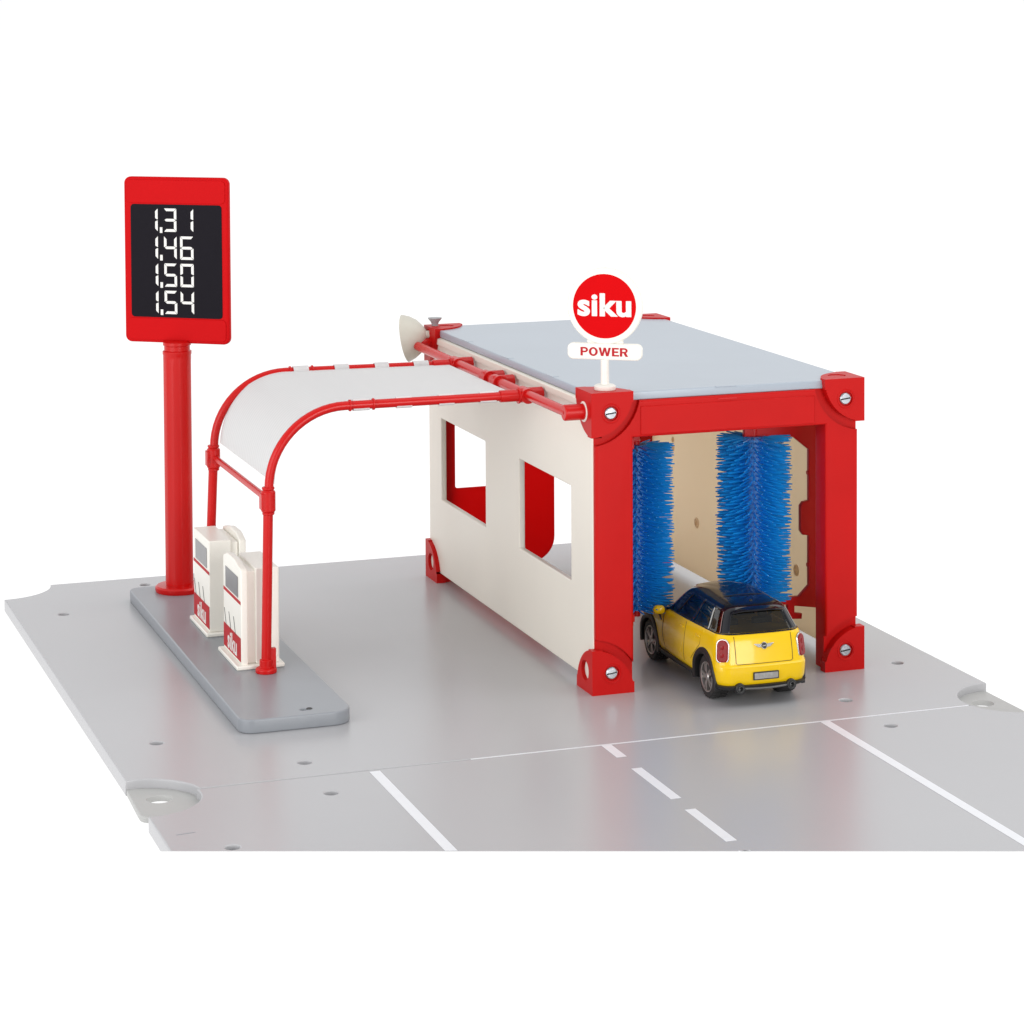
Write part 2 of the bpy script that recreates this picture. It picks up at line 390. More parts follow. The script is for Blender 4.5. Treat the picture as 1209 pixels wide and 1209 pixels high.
xd = (math.cos(ang), math.sin(ang), 0); PM = frame_M((0, 0, 15.26 - IZ), xd, (0, 0, 1))
pw, ph = 4.99, 7.38
TH = .34
panel = shape('panel', [rrect(-pw/2, pw/2, -ph/2, ph/2, .30, 8)], RED_S, ps, TH, .10, PM @ Matrix.Translation((0, 0, -TH)), 4)
# raised lips above and below the display, thin sides
shape('lip', [rrect(-pw/2+.13, pw/2-.13, ph/2-1.16, ph/2-.13, .2, 6)], RED_S, panel, .06, .025, PM @ Matrix.Translation((0, 0, -.02)))
shape('lip', [rrect(-pw/2+.13, pw/2-.13, -ph/2+.13, -ph/2+1.10, .2, 6)], RED_S, panel, .06, .025, PM @ Matrix.Translation((0, 0, -.02)))
scr = shape('screen', [rrect(-2.16, 2.20, -2.55, 2.475, .16, 6)], SCREEN, ps, .03, .008, PM @ Matrix.Translation((0, 0, -.01)))
def segs(ch):
    return {'0': 'abcdef', '1': 'bc', '3': 'abgcd', '4': 'fgbc', '5': 'afgcd', '6': 'afgcde'}[ch]
def seg_poly(s, x0, x1, y0, y1, t):
    ym = (y0+y1)/2; g_ = .018; h = t/2
    if s == 'a': return [(x0+g_, y1), (x1-g_, y1), (x1-t, y1-t), (x0+t, y1-t)]
    if s == 'd': return [(x0+g_, y0), (x0+t, y0+t), (x1-t, y0+t), (x1-g_, y0)]
    if s == 'g': return [(x0+h*.7, ym), (x0+t, ym+h), (x1-t, ym+h), (x1-h*.7, ym), (x1-t, ym-h), (x0+t, ym-h)]
    if s == 'f': return [(x0, y1-g_), (x0+t, y1-t-g_), (x0+t, ym+h+g_), (x0+h*.3, ym+g_*1.4), (x0, ym+h*.5)]
    if s == 'b': return [(x1, y1-g_), (x1, ym+h*.5), (x1-h*.3, ym+g_*1.4), (x1-t, ym+h+g_), (x1-t, y1-t-g_)]
    if s == 'e': return [(x0, y0+g_), (x0, ym-h*.5), (x0+h*.3, ym-g_*1.4), (x0+t, ym-h-g_), (x0+t, y0+t+g_)]
    if s == 'c': return [(x1, y0+g_), (x1-t, y0+t+g_), (x1-t, ym-h-g_), (x1-h*.3, ym-g_*1.4), (x1, ym-h*.5)]
Uz = lambda x: (x-165)/745*pw - pw/2
Vz = lambda y: ph/2 - (y-105)/1185*ph
DM = PM @ Matrix.Translation((0, 0, .022))
for row, ch in enumerate(('131', '146', '150', '154')):
    oy = (0, 197, 392, 587)[row]
    y1, y0 = Vz(328+oy), Vz(494+oy)
    for k, c in enumerate(ch):
        xl, xr = ((322, 411), (455, 545), (570, 665))[k]
        mb = MB()
        for s_ in segs(c): mb.prism(seg_poly(s_, Uz(xl), Uz(xr), y0, y1, .118), 0, .012, DM)
        mb.build('digit', DIGIT, scr, smooth=False)
    mb = MB(); mb.prism([(Uz(426), Vz(463+oy)), (Uz(426), Vz(503+oy)), (Uz(444), Vz(503+oy)), (Uz(444), Vz(463+oy))][::-1], 0, .012, DM)
    mb.build('decimal_comma', DIGIT, scr, smooth=False)

# ------------------------------------------------------------------ fuel pumps
def fuel_pump(cy, flip, label):
    r = empty('fuel_pump', (-11.5, cy, IZ)); tag(r, label, 'fuel pump', 'fuel pumps on the island')
    R = Matrix.Rotation(PI, 4, 'Z') if flip else Matrix.Identity(4)
    L = 1.56                                              # half length
    MB().box(-.97, .97, -1.70, 1.70, 0, .17).build('base', CREAM_IN, r, .05)
    b = MB(); b.box(-.14, .80, -L+.05, L-.05, .17, 3.96, R); b.box(-.46, -.1, -L+.18, L-.18, .17, 3.84, R)
    b.box(.70, .78, -L+.02, L-.25, .4, 3.93, R)
    body = b.build('body', CREAM_IN, r, .06, 3)
    # thin face panel with the raised hump on its top
    prof = [(-L, .17), (L, .17), (L, 3.86), (L-.06, 3.93), (L-.2, 3.97), (1.05, 4.0), (.8, 4.05), (.5, 4.12), (.15, 4.15), (-.75, 4.15), (-1.0, 4.11), (-1.22, 4.03), (-L+.1, 3.97), (-L, 3.90)]
    prof = [(p[0], p[1]) for p in prof]
    pn = shape('face_panel', [prof], CREAM_IN, r, .28, .05, R @ frame_M((-.47, 0, 0), (0, -1, 0), (0, 0, 1)), 3)
    # printed front, always on the side facing -x
    fx = -.75 if not flip else -.80
    F = frame_M((fx - .004, 0, 0), (0, -1, 0), (0, 0, 1))
    MB().prism(rrect(-1.12, 1.10, 2.75, 3.58, .03, 3), 0, .01, F).build('screen', LCD, r, smooth=False)
    MB().prism([(-1.5, 2.55), (1.52, 2.55), (1.52, 2.68), (-1.5, 2.68)], 0, .008, F).build('stripe', LABEL_R, r, smooth=False)
    ln = MB()
    for k in range(3):
        u = -1.42 + k*.82
        ln.prism([(u, 1.82), (u+.055, 1.82), (u+.40, 1.14), (u+.335, 1.14)], 0, .008, F)
    explode(ln.build('hose_mark', LINE, r, smooth=False))
    bx = MB().prism([(-1.52, .28), (1.50, .28), (1.50, 1.22), (-1.52, 1.22)], 0, .008, F).build('nameplate', LABEL_R, r, smooth=False)
    text('lettering', 'siku', 1.0, DIGIT, bx, F @ Matrix.Translation((.02, .72, .012)), off=.022, depth=.008, space=1.05, width=1.62)
    return r
fuel_pump(8.1, False, 'white fuel pump nearest the camera, beside the red canopy post')
fuel_pump(13.62, True, 'white fuel pump farther back on the island, beside the price sign pole')

# ------------------------------------------------------------------ the garage (car wash)
W, H, D, B = 11.6, 11.7, 21.78, 1.733
gar = empty('car_wash', (W/2, D/2, 0)); tag(gar, 'red framed cream car wash garage with a flat grey roof', 'car wash')
def part(o):                                              # keep world geometry under the garage root
    o.location = (-W/2, -D/2, 0); return o
def wall(name, x0, th, windows, yf=.46, m=None):
    loops = [[(-21.72, .42), (-yf, .42), (-yf, 11.28), (-21.72, 11.28)]]
    for (a, b_) in windows: loops.append(rrect(-b_, -a, 3.87, 7.62, .05, 3))
    return part(shape(name, loops, m or CREAM, gar, th, .05, YZL(x0 + th), 3))
wl = wall('side_wall', .20, .26, ((2.85, 9.05), (13.5, 19.9))); wl['label'] = 'left cream wall with two square windows'
wr = wall('side_wall', 11.10, .26, (), 1.0, CREAM_W); wr['label'] = 'right cream wall without windows'
# sloped upper band of the left wall and its front flange
fl = MB(); fl.box(.13, .24, .9, 20.9, 10.95, 11.26); fl.build('wall_flange', CREAM, wl, .05)
# moulded screw bosses on the inner face of the right wall
bs = MB()
for y, z in ((15.78, 2.82), (5.23, 2.89), (18.56, 6.18), (18.56, 5.78), (12.4, 5.9), (9.0, 2.85), (9.0, 8.7), (15.8, 8.7)):
    M = frame_M((11.118, y, z), (0, -1, 0), (0, 0, 1))
    k = .55 if y > 18 else 1
    bs.lathe([(.24*k, 0), (.24*k, .05), (.15*k, .055), (.13*k, .01), (.05*k, .01)], 18, M)
explode(bs.build('screw_boss', CREAM_W, wr))
# portal frames, recessed behind the corner brackets
def portal(y, sgn, name, dp=1.0):
    xl, xr = (1.80, W-1.60) if sgn < 0 else (1.15, W-1.15)
    loops = [[(.25, .05), (xl, .05), (xl, 9.86), (xr, 9.86), (xr, .05), (W-.19, .05), (W-.19, 11.30), (.25, 11.30)]]
    o = shape(name, loops, RED, None, dp, .10, XZ(y), 4)
    c = MB()
    yc = y - 1.0 if sgn < 0 else y
    for cx in (0, W):
        for cz in (0, H):
            c.lathe([(B*1.22, -.20), (B*1.22, .20)], 48, frame_M((cx, yc, cz), (1, 0, 0), (0, 0, 1)))
    cut(o, c); o.parent = gar; part(o); return o
pf = portal(1.2, -1, 'portal_frame'); pr = portal(D-.2, 1, 'portal_frame', .45)
st = MB(); st.box(2.1, 9.5, .155, .22, 9.95, 11.06); st.build('beam_face', RED, pf, .03)
sl = MB(); sl.box(5.35, 6.15, .165, .2, 11.14, 11.19); sl.build('clip_slot', RED_D, pf, .01)
# grooved outer edge of the left post
# corner brackets
def bracket(sx, sy, sz):
    cx = 0 if sx > 0 else W; cy = 0 if sy > 0 else D; cz = 0 if sz > 0 else H
    q = [(0, 0)] + arc(0, 0, B, 0, 90, 16)
    T_ = .42
    m = MB()
    def mp(x, y, z): return Vector((cx + sx*x, cy + sy*y, cz + sz*z))
    for ax in range(3):
        a, b = [], []
        for (u, v) in q:
            for h, lst in ((0.0, a), (T_, b)):
                pt = [0, 0, 0]; pt[ax] = h; pt[(ax+1) % 3] = u; pt[(ax+2) % 3] = v
                lst.append(pt)
        va = [m.bm.verts.new(mp(*p)) for p in a]; vb = [m.bm.verts.new(mp(*p)) for p in b]
        n = len(va)
        m.bm.faces.new(va); m.bm.faces.new(vb[::-1])
        for i in range(n): m.bm.faces.new((va[i], va[(i+1) % n], vb[(i+1) % n], vb[i]))
    o = m.build('tmp', RED, None)
    # union of the three quarter discs
    me = o.data; bm = bmesh.new(); bm.from_mesh(me)
    parts_ = []
    bm.free()
    o.name = 'corner_bracket'; o.data.name = 'corner_bracket'
    md = o.modifiers.new('remesh_union', 'BOOLEAN'); md.operand_type = 'OBJECT'; md.operation = 'UNION'; md.solver = 'EXACT'; md.use_self = True
    tiny = MB().box(.1, .2, .1, .2, .1, .2, Matrix.Translation(mp(.1, .1, .1)) @ Matrix.Diagonal((.3, .3, .3, 1))).build('cutter', RED)
    md.object = tiny
    bake(o); tm = tiny.data; bpy.data.objects.remove(tiny); bpy.data.meshes.remove(tm)
    # recesses for the screw (front/rear face) and the peg hole (side face)
    c = MB()
    yh = cy + sy*0.0
    c.lathe([(.30, -.09), (.30, .09)], 28, frame_M(mp(B*.47, 0, B*.47), (1, 0, 0), (0, 0, 1)))
    c.lathe([(.40, -.16), (.40, .16)], 28, frame_M(mp(0, B*.47, B*.47), (0, 1, 0), (0, 0, 1)))
    if sz < 0: c.lathe([(.36, -.03), (.36, .03)], 28, Matrix.Translation(mp(B*.47, B*.47, 0)))
    cut(o, c)
    bv = o.modifiers.new('bevel', 'BEVEL'); bv.width = .05; bv.segments = 2; bv.limit_method = 'ANGLE'; bv.angle_limit = math.radians(50)
    o.parent = gar; part(o)
    fm = frame_M(mp(B*.47, .09, B*.47), (1, 0, 0), (0, 0, 1)) if sy > 0 else frame_M(mp(B*.47, .09, B*.47), (-1, 0, 0), (0, 0, 1))
    s = MB(); s.lathe([(.235, -.02), (.235, .045), (.20, .075), (.001, .08)], 28, fm)
    so = s.build('screw', STEEL, o)
    sc = MB(); sc.box(-.30, .30, -.028, .028, .045, .12, fm @ Matrix.Rotation(math.radians(7), 4, 'Z')); cut(so, sc)
    sl_ = MB(); sl_.box(-.215, .215, -.03, .03, .02, .05, fm @ Matrix.Rotation(math.radians(7), 4, 'Z')); sl_.build('screw_slot', SEAMB, o, smooth=False)
    rg = MB(); rg.tube([fm @ Vector((.37*math.cos(2*PI*k/28), .37*math.sin(2*PI*k/28), .088)) for k in range(28)], .022, 8, closed=True)
    rg.build('screw_ring', RED, o)
    if sx > 0 and sz > 0:
        pm = frame_M(mp(.15, B*.47, B*.47), (0, -1, 0), (0, 0, 1))
        MB().lathe([(.38, -.02), (.38, .0), (.34, .02), (.30, .03), (.001, .03)], 28, pm).build('hole_plug', CREAM, o)
    return o
for sx in (1, -1):
    for sy in (1, -1):
        for sz in (1, -1): bracket(sx, sy, sz)
# roof
rf = shape('roof', [rrect(.24, W-.24, .30, D-.30, .12, 3)], ROOF, gar, .33, .05, Matrix.Translation((0, 0, 11.30)), 3); part(rf)
rt = MB()
for y in (5.4, 10.9, 16.4): rt.box(.222, .50, y-.45, y+.45, 11.612, 11.642)
rt.box(5.3, 6.2, .28, .42, 11.60, 11.642)
explode(rt.build('roof_clip', ROOF, rf, .012))
# red rear door wing with its own window
dr = shape('door', [rrect(.5, 6.09, .42, 9.8, (.15, 1.15, .2, .15), 10), rrect(1.22, 4.2, 4.13, 7.66, .12, 4)], DOOR, gar, .14, .04, XZ(21.10), 3); part(dr)
dr['label'] = 'deep red rear door wing with a square window'
# grey peg on the rear left bracket
pg = MB().lathe([(.15, 0), (.15, .10), (.19, .2), (.31, .34), (.33, .39), (.15, .40)], 24, Matrix.Translation((.36, D-.55, H-.02))).build('roof_peg', PEG, gar); part(pg)

# ------------------------------------------------------------------ round sign on the front left corner
sg = empty('round_sign', (.87, .80, H-.03)); tag(sg, 'round red and white sign with a name plate standing on the front roof corner', 'sign')
MB().lathe([(.40, 0), (.42, .04), (.42, .17), (.36, .22), (.2, .24)], 32).build('foot', WHITE, sg)
MB().lathe([(.175, .1), (.165, .4), (.165, 1.21)], 24).build('post', WHITE, sg)
sxd = (math.cos(-.60), math.sin(-.60), 0); z0 = H-.03
SM = frame_M((0, 0, 14.93-z0), sxd, (0, 0, 1))
disc = shape('disc', [circle(0, 0, 1.49, 56)], WHITE, sg, .26, .07, SM @ Matrix.Translation((0, 0, -.22)), 4)
face = MB().lathe([(.001, 0), (1.25, 0), (1.25, .012), (.001, .012)], 56, SM @ Matrix.Translation((0, 0, .034)), cap=False).build('emblem_face', STICK_R, disc, smooth=False)
text('lettering', 'siku', 1.2, DIGIT, face, SM @ Matrix.Translation((0, .05, .056)), off=.028, bold=.014, depth=.012, space=1.04, width=2.13)
NM = frame_M((0, 0, 13.17-z0), sxd, (0, 0, 1))
npl = shape('name_plate', [rrect(-1.47, 1.47, -.32, .32, .22, 8)], WHITE, sg, .30, .06, NM @ Matrix.Translation((0, 0, -.2)), 3)
def block_word(parent, M, h, width, m):
    ring = lambda rx, ry: [(.42 + rx*math.cos(2*PI*i/32), .5 + ry*math.sin(2*PI*i/32)) for i in range(32)]
    G = {'P': (.74, [[(0, 0), (0, 1), (.40, 1)] + arc(.43, .69, .31, 90, -90, 10) + [(.22, .38), (.22, 0)], [(.22, .56), (.42, .56)] + arc(.42, .69, .13, -90, 90, 8) + [(.22, .82)]]),
         'O': (.84, [ring(.44, .52), ring(.215, .33)]),
         'W': (1.22, [[(0, 1), (.23, 1), (.36, .34), (.50, 1), (.72, 1), (.86, .34), (.99, 1), (1.22, 1), (.98, 0), (.75, 0), (.61, .62), (.47, 0), (.24, 0)]]),
         'E': (.68, [[(0, 0), (0, 1), (.67, 1), (.67, .82), (.22, .82), (.22, .60), (.62, .60), (.62, .42), (.22, .42), (.22, .18), (.69, .18), (.69, 0)]]),
         'R': (.80, [[(0, 0), (0, 1), (.44, 1)] + arc(.46, .70, .30, 90, -62, 10) + [(.80, 0), (.55, 0), (.36, .40), (.22, .40), (.22, 0)], [(.22, .57), (.44, .57)] + arc(.44, .695, .125, -90, 90, 8) + [(.22, .82)]])}
    gap = .11; tot = sum(G[c][0] for c in 'POWER') + gap*4; x = -tot/2; kx = width/tot
    for c in 'POWER':
        wd, loops = G[c]
        shape('letter', [[((px + x)*kx, (py - .5)*h) for px, py in lp] for lp in loops], m, parent, .012, 0, M)
        x += wd + gap
block_word(npl, NM @ Matrix.Translation((0, 0, .098)), .33, 1.88, LABEL_R)
nk = MB().box(-.75, .75, -.2, .05, -1.55, -1.38, SM @ Matrix.Rotation(-PI/2, 4, 'X') ) if False else MB()
nk.box(-.72, .72, -1.52, -1.30, -.16, -.02, SM); nk.build('neck', WHITE, sg, .05)

# ------------------------------------------------------------------ dish on the rear left corner
ds = empty('dish', (.0, 21.0, 11.34)); tag(ds, 'cream bowl shaped dish on the rear left roof corner', 'dish')
ax = Vector((-.80, .42, -.16)).normalized(); a2 = ax.cross(Vector((0, 0, 1))).normalized(); a3 = a2.cross(ax)
DMx = Matrix.Identity(4)
for i in range(3): DMx[i][0], DMx[i][1], DMx[i][2] = a2[i], a3[i], ax[i]
prof = [(.16, -.1), (.20, .1), (.46, .24), (.78, .50), (.98, .80), (1.10, 1.12), (1.06, 1.14), (.92, .86), (.70, .56), (.40, .34), (.01, .25)]
MB().lathe(prof, 48, DMx).build('bowl', BONE, ds)
MB().lathe([(.17, -.35), (.17, .15)], 20, DMx).build('stem', RED, ds)

# ------------------------------------------------------------------ fuel canopy
cn = empty('fuel_canopy', (-11.4, 5.89, IZ)); tag(cn, 'red tube canopy with a white translucent sheet arching over the fuel pumps', 'canopy')
off = Vector((11.4, -5.89, -IZ))
TZ, RX = 10.84, -.66
def fy(x): return 14.85 + .072*(-.7 - x)
YN = lambda x: 5.75
def hoop_pts(yf):
    pts = [(-11.30, 0, 7.0), (-11.27, 0, 7.75)]
    for i in range(1, 17):
        a = PI - .5*PI*i/16; pts.append((-8.17 + 3.10*math.cos(a), 0, 7.75 + 3.09*math.sin(a)))
    pts += [(-6, 0, TZ), (-3, 0, TZ), (RX, 0, TZ)]
    return [Vector((x, yf(x), z)) + off for x, _, z in pts]
for nm, yf, lab in (('near', YN, 'near hoop'), ('far', fy, 'far hoop')):
    hp = MB(); hp.tube(hoop_pts(yf), .178, 18); ho = hp.build('hoop', RED_T, cn, angle=60)
    ps_ = MB(); y_ = yf(-11.3)
    foot_y = y_ + (0.12 if nm == 'near' else .75)
    p0 = Vector((-11.42, foot_y, IZ+.1)) + off; p1 = Vector((-11.30, y_, 7.3)) + off
    ps_.tube([p0, p1], .195, 18); po = ps_.build('post', RED_T, cn)
    f = MB(); fb = Vector((-11.42, foot_y, IZ)) + off
    f.lathe([(.42, 0), (.42, .14), (.36, .2), (.26, .22), (.26, .5), (.2, .52)], 24, Matrix.Translation(fb)); f.box(.08, .38, -.12, .12, .1, .95, Matrix.Translation(fb))
    f.build('foot', RED_T, po, .02)
    c = MB(); cc = Vector((-11.30, y_, 7.30)) + off; M = Matrix.Translation(cc)
    c.lathe([(.19, -.55), (.24, -.55), (.24, -.44), (.20, -.44)], 24, M); c.lathe([(.20, .44), (.25, .44), (.25, .54), (.19, .54)], 24, M)
    c.lathe([(.20, -.48), (.285, -.40), (.285, .36), (.235, .40), (.20, .46)], 24, M); c.box(-.32, -.02, -.22, .22, -.34, .30, M); c.build('joint', RED_T, cn, .03)
    # collars along the straight part
    rg = MB()
    for x in (-7.98, -7.02):
        rg.tube([Vector((x-.04, yf(x), TZ)) + off, Vector((x+.04, yf(x), TZ)) + off], .235, 20)
    explode(rg.build('collar', RED_T, ho, .02))
    # joint at the rail
    s = MB(); yr = yf(RX)
    e = lambda x, z=TZ: Vector((x, yr, z)) + off
    s.tube([e(-1.75), e(-.95)], .245, 20); s.tube([e(-.97), e(.06)], .30, 20); s.tube([e(-1.0), e(-.93)], .34, 20)
    s.tube([e(RX) + Vector((0, -.42, 0)), e(RX) + Vector((0, .42, 0))], .31, 20)
    s.build('joint', RED_T, cn, .02)
cb = MB(); cb.tube([Vector((-11.26, YN(-11.3), 7.30)) + off, Vector((-11.26, fy(-11.3), 7.30)) + off], .135, 16); cb.build('cross_bar', RED_T, cn)
rl = MB()
rl.tube([Vector((RX, B*.47, H-B*.47)) + off, Vector((RX, D-B*.47, H-B*.47)) + off], .20, 18); ra = rl.build('rail', RED_T, cn)
for yy in (B*.47, D-B*.47):
    s = MB(); z_ = H-B*.47
    s.tube([Vector((.1, yy, z_)) + off, Vector((-.84, yy, z_)) + off], .315, 26)
    s.build('end_cap', RED_T, ra, .05)
    k = MB(); k.tube([Vector((.02, yy, z_)) + off, Vector((-.035, yy, z_)) + off], .40, 28); k.build('washer', WHITE if yy < 5 else RED, ra, .01)
for yy in (9.25, 10.55):
    s = MB(); c0 = Vector((RX, yy, TZ+.02)) + off
    s.tube([c0 + Vector((-.24, 0, 0)), c0 + Vector((.70, 0, 0))], .29, 20); s.tube([c0 + Vector((0, -.36, 0)), c0 + Vector((0, .36, 0))], .29, 20)
    s.tube([c0 + Vector((0, -.42, 0)), c0 + Vector((0, -.34, 0))], .33, 20)
    s.build('joint', RED_T, cn, .02)
# sheet
sheet_prof = []
for i in range(25):
    a = math.radians(176 - 86*i/24); R_ = 2.88 + .21*min(1, i/15)**1.5; sheet_prof.append((-8.17 + R_*math.cos(a), 7.75 + (R_+.03)*math.sin(a)))
sheet_prof += [(-6.5, 10.87), (-4.5, 10.87), (-2.5, 10.87), (-1.06, 10.87)]
sb = MB(); rings_ = []
for thk in (0, .045):
    for side in ((YN, .12), (fy, -.13)):
        rings_.append([Vector((x + (0 if x > -8 else thk*.5), side[0](x) + side[1], z - thk)) + off for x, z in sheet_prof])
a_, b_, c_, d_ = rings_
vr = sb.rings([a_, b_, d_, c_, a_], cap=False, closed=False)
sheet = sb.build('canopy_sheet', FILM, cn, doubles=True, angle=30)
for (x0, x1) in ((-7.86, -7.2), (-6.08, -5.45), (-4.32, -3.70), (-2.6, -1.93)):
    for yf in (fy, YN):
        m = MB(); xm = (x0+x1)/2; y = yf(xm)
        pts = [Vector((0, y + .225*math.cos(t_), TZ + .225*math.sin(t_))) for t_ in [math.radians(k) for k in range(-100, 281, 20)]]
        out, inn = [], []
        rr_ = []
        for t_ in range(-90, 271, 20):
            t_ = math.radians(t_)
            rr_.append((y + .23*math.cos(t_), TZ + .23*math.sin(t_)))
        ra_ = [Vector((x0, p[0], p[1])) + off for p in rr_]; rb_ = [Vector((x1, p[0], p[1])) + off for p in rr_]
        rc_ = [Vector((x1, y + (p[0]-y)*.86, TZ + (p[1]-TZ)*.86)) + off for p in rr_]; rd_ = [Vector((x0, y + (p[0]-y)*.86, TZ + (p[1]-TZ)*.86)) + off for p in rr_]
        if yf is YN:       # near side: the hook passes under and behind the tube
            sel = [i for i, p in enumerate(rr_) if not (p[0] < y - .02 and p[1] > TZ - .17)]
            i0 = sel[0]; 
            ra_, rb_, rc_, rd_ = ([l[i] for i in sel] for l in (ra_, rb_, rc_, rd_))
        m.rings([ra_, rb_, rc_, rd_, ra_], cap=False, closed=False)
        m.build('clip', FILM, sheet, doubles=True)

# ------------------------------------------------------------------ wash brushes
def brush(cx, cy, sx, label):
    r = empty('wash_brush', (cx, cy, 0)); tag(r, label, 'wash brush', 'blue wash brushes in the garage')
    zb, zt = (2.32, 9.02) if sx > 0 else (2.16, 8.84)
    # holder plate: C shape, mirrored by sx
    inner, outer = 2.42, 3.02
    pts = [(.2, 9.38), (outer-.1, 9.38), (outer, 9.25), (outer, 1.76), (2.9, 1.70), (1.35, 2.06), (1.78-.10, 1.98)]
    pts = [(-.45, 8.98), (1.72, 8.88), (inner, 8.32), (inner, 6.22)]
    pts += [(inner-.26, 6.18), (inner-.38, 6.02), (inner-.38, 5.0), (inner-.26, 4.82), (inner, 4.78), (inner, 2.72), (inner-.44, 2.30), (-.45, 2.36), (-.45, 2.08), (1.46, 2.0), (1.46, 1.40), (2.10, 1.36), (2.12, 1.58), (1.78, 1.64), (1.78, 1.92), (outer-.08, 1.74), (outer, 1.86), (outer, 9.30), (outer-.12, 9.42), (-.45, 9.45)]
    pts = [(sx*(x if sx > 0 or x > -.4 else .75), z) for x, z in pts]
    if sx < 0: pts = pts[::-1]
    hol = shape('holder_frame', [pts], RED_D, r, .24, .045, XZ(.12 if sx > 0 else -1.5), 3)
    if sx < 0:
        am = MB(); am.box(-1.0, .1, -.2, .2, 8.95, 9.3); am.box(-1.1, -.75, -1.6, .2, 8.98, 9.3); am.box(-1.1, -.75, -1.6, .2, 1.86, 2.08); explode(am.build('arm', RED_D, hol, .04))
    py_ = 0 if sx > 0 else -1.62
    nb = MB()
    for zz in (7.35, 3.55): nb.cyl((sx*(inner-.04), py_, zz), (sx*(inner+.05), py_, zz), .09, 14)
    explode(nb.build('stud', RED_D, hol))
    MB().cyl((0, 0, zb-.3), (0, 0, zt+.4), .16, 16).build('axle', RED_D, r)
    rnd = random.Random(3 if sx > 0 else 5)
    MB().cyl((0, 0, zb), (0, 0, zt), .44, 24).build('core', NAVY, r)
    m = MB()
    rows, nph = 36, 21
    bm = m.bm
    for i in range(rows):
        z = zb + .05 + (zt-zb-.1)*i/(rows-1)
        ph0 = (i % 2)*.5 + rnd.uniform(-.03, .03)
        for k in range(nph):
            a = 2*PI*(k+ph0)/nph + rnd.uniform(-.015, .015)
            L = 1.57*rnd.uniform(.94, 1.0); dz = rnd.gauss(0, .022) + (.05 if i < rows/2 else 0)
            if rnd.random() < .03: dz += rnd.uniform(-.2, .15); L *= .93
            bend = rnd.gauss(0, .05)
            ca, sa = math.cos(a), math.sin(a)
            stp = ((.40, .044, 0, 0), (1.0, .044, .35, .3), (L-.12, .036, .9, .9), (L, .020, 1, 1))
            rs = []
            for rr, th, fz, fb in stp:
                c0 = Vector((rr*ca - bend*fb*sa, rr*sa + bend*fb*ca, z + dz*fz))
                rs.append([bm.verts.new(c0 + Vector((-sa*th*math.cos(q), ca*th*math.cos(q), th*math.sin(q)))) for q in (0, PI/2, PI, 1.5*PI)])
            for j in range(3):
                for q in range(4): bm.faces.new((rs[j][q], rs[j][(q+1) % 4], rs[j+1][(q+1) % 4], rs[j+1][q]))
            bm.faces.new(rs[3])
    m.build('bristles', BLUE, r, angle=80)
    return r
brush(8.30, 3.35, 1, 'blue bristle brush on the right, standing behind the car roof')
brush(3.50, 4.2, -1, 'blue bristle brush on the left, partly hidden by the left red post')

# ------------------------------------------------------------------ the car
car = empty('toy_car', (5.80, -1.66, 0), math.radians(-1.0)); car.scale = (.94, 1, 1)
tag(car, 'yellow toy hatchback with a glossy black roof driving into the car wash', 'car')
def lerp(a, b, t): return a + (b-a)*t
NR, NC, NS, NF = 8, 9, 30, 8
def outline(zr, zf, yr, yf, wd, rr, rfr, rbow=.10, fbow=.35):
    """closed plan outline starting at the rear centre, going round by the left (-x) side; z slopes from zr (rear) to zf (front)"""
    half = []
    for i in range(NR):
        x = (wd-rr)*i/NR; half.append((x, yr - 0 + rbow*(x/wd)**2))
    yc = yr + rbow*((wd-rr)/wd)**2
    for i in range(NC):
        a = .5*PI*i/NC; half.append((wd-rr + rr*math.sin(a), yc + rr - rr*math.cos(a)))
    ya = yc + rr; yb = yf - fbow - rfr
    for i in range(NS):
        t = i/NS; half.append((wd*(1 - .035*max(0, t-.55)/.45), lerp(ya, yb, t)))
    w2 = wd*(1-.035)
    for i in range(NC):
        a = .5*PI*i/NC; half.append((w2-rfr + rfr*math.cos(a), yb + rfr*math.sin(a)))
    for i in range(NF):
        t = i/NF; x = (w2-rfr)*(1-t); half.append((x, yf - fbow*(x/w2)**1.6 if x > 0 else yf))
    half.append((0, yf))
    def pt(x, y): 
        t = (y-yr)/(yf-yr); return Vector((x, y, lerp(zr, zf, t)))
    return [pt(-x, y) for x, y in half] + [pt(x, y) for x, y in half[-2:0:-1]]
NH = NR + NC + NS + NC + NF
#        zr    zf    yr     yf    w     rr   rf
LOW = [(.60, .60, -1.42, 7.40, 1.74, .50, .9),
       (.70, .70, -1.54, 7.55, 1.86, .55, 1.0),
       (.95, .95, -1.64, 7.65, 1.95, .60, 1.1),
       (1.30, 1.25, -1.66, 7.68, 1.985, .62, 1.2),
       (1.49, 1.45, -1.665, 7.62, 1.982, .62, 1.2),
       (1.54, 1.50, -1.60, 7.60, 1.978, .62, 1.2),
       (1.60, 1.56, -1.575, 7.58, 1.975, .62, 1.2),
       (1.95, 1.80, -1.52, 7.40, 1.95, .62, 1.2),
       (2.25, 2.02, -1.45, 7.00, 1.91, .60, 1.2),
       (2.48, 2.20, -1.38, 6.05, 1.87, .58, 1.1),
       (2.62, 2.35, -1.32, 5.25, 1.835, .56, .8),
       (2.70, 2.43, -1.24, 5.05, 1.77, .54, .7)]
b = MB(); b.rings([outline(*s) for s in LOW]); body = b.build('body', PAINT, car, angle=50)
ab = MB()
WB = 5.95
for y in (0, WB):
    for s in (-1, 1): ab.lathe([(.93, 0), (.93, 1.5)], 40, frame_M((s*1.05 if s > 0 else -2.55, y, .80), (0, 1, 0), (0, 0, 1)))
cut(body, ab); body.data.materials.clear(); body.data.materials.append(PAINT)
for p_ in body.data.polygons: p_.material_index = 0
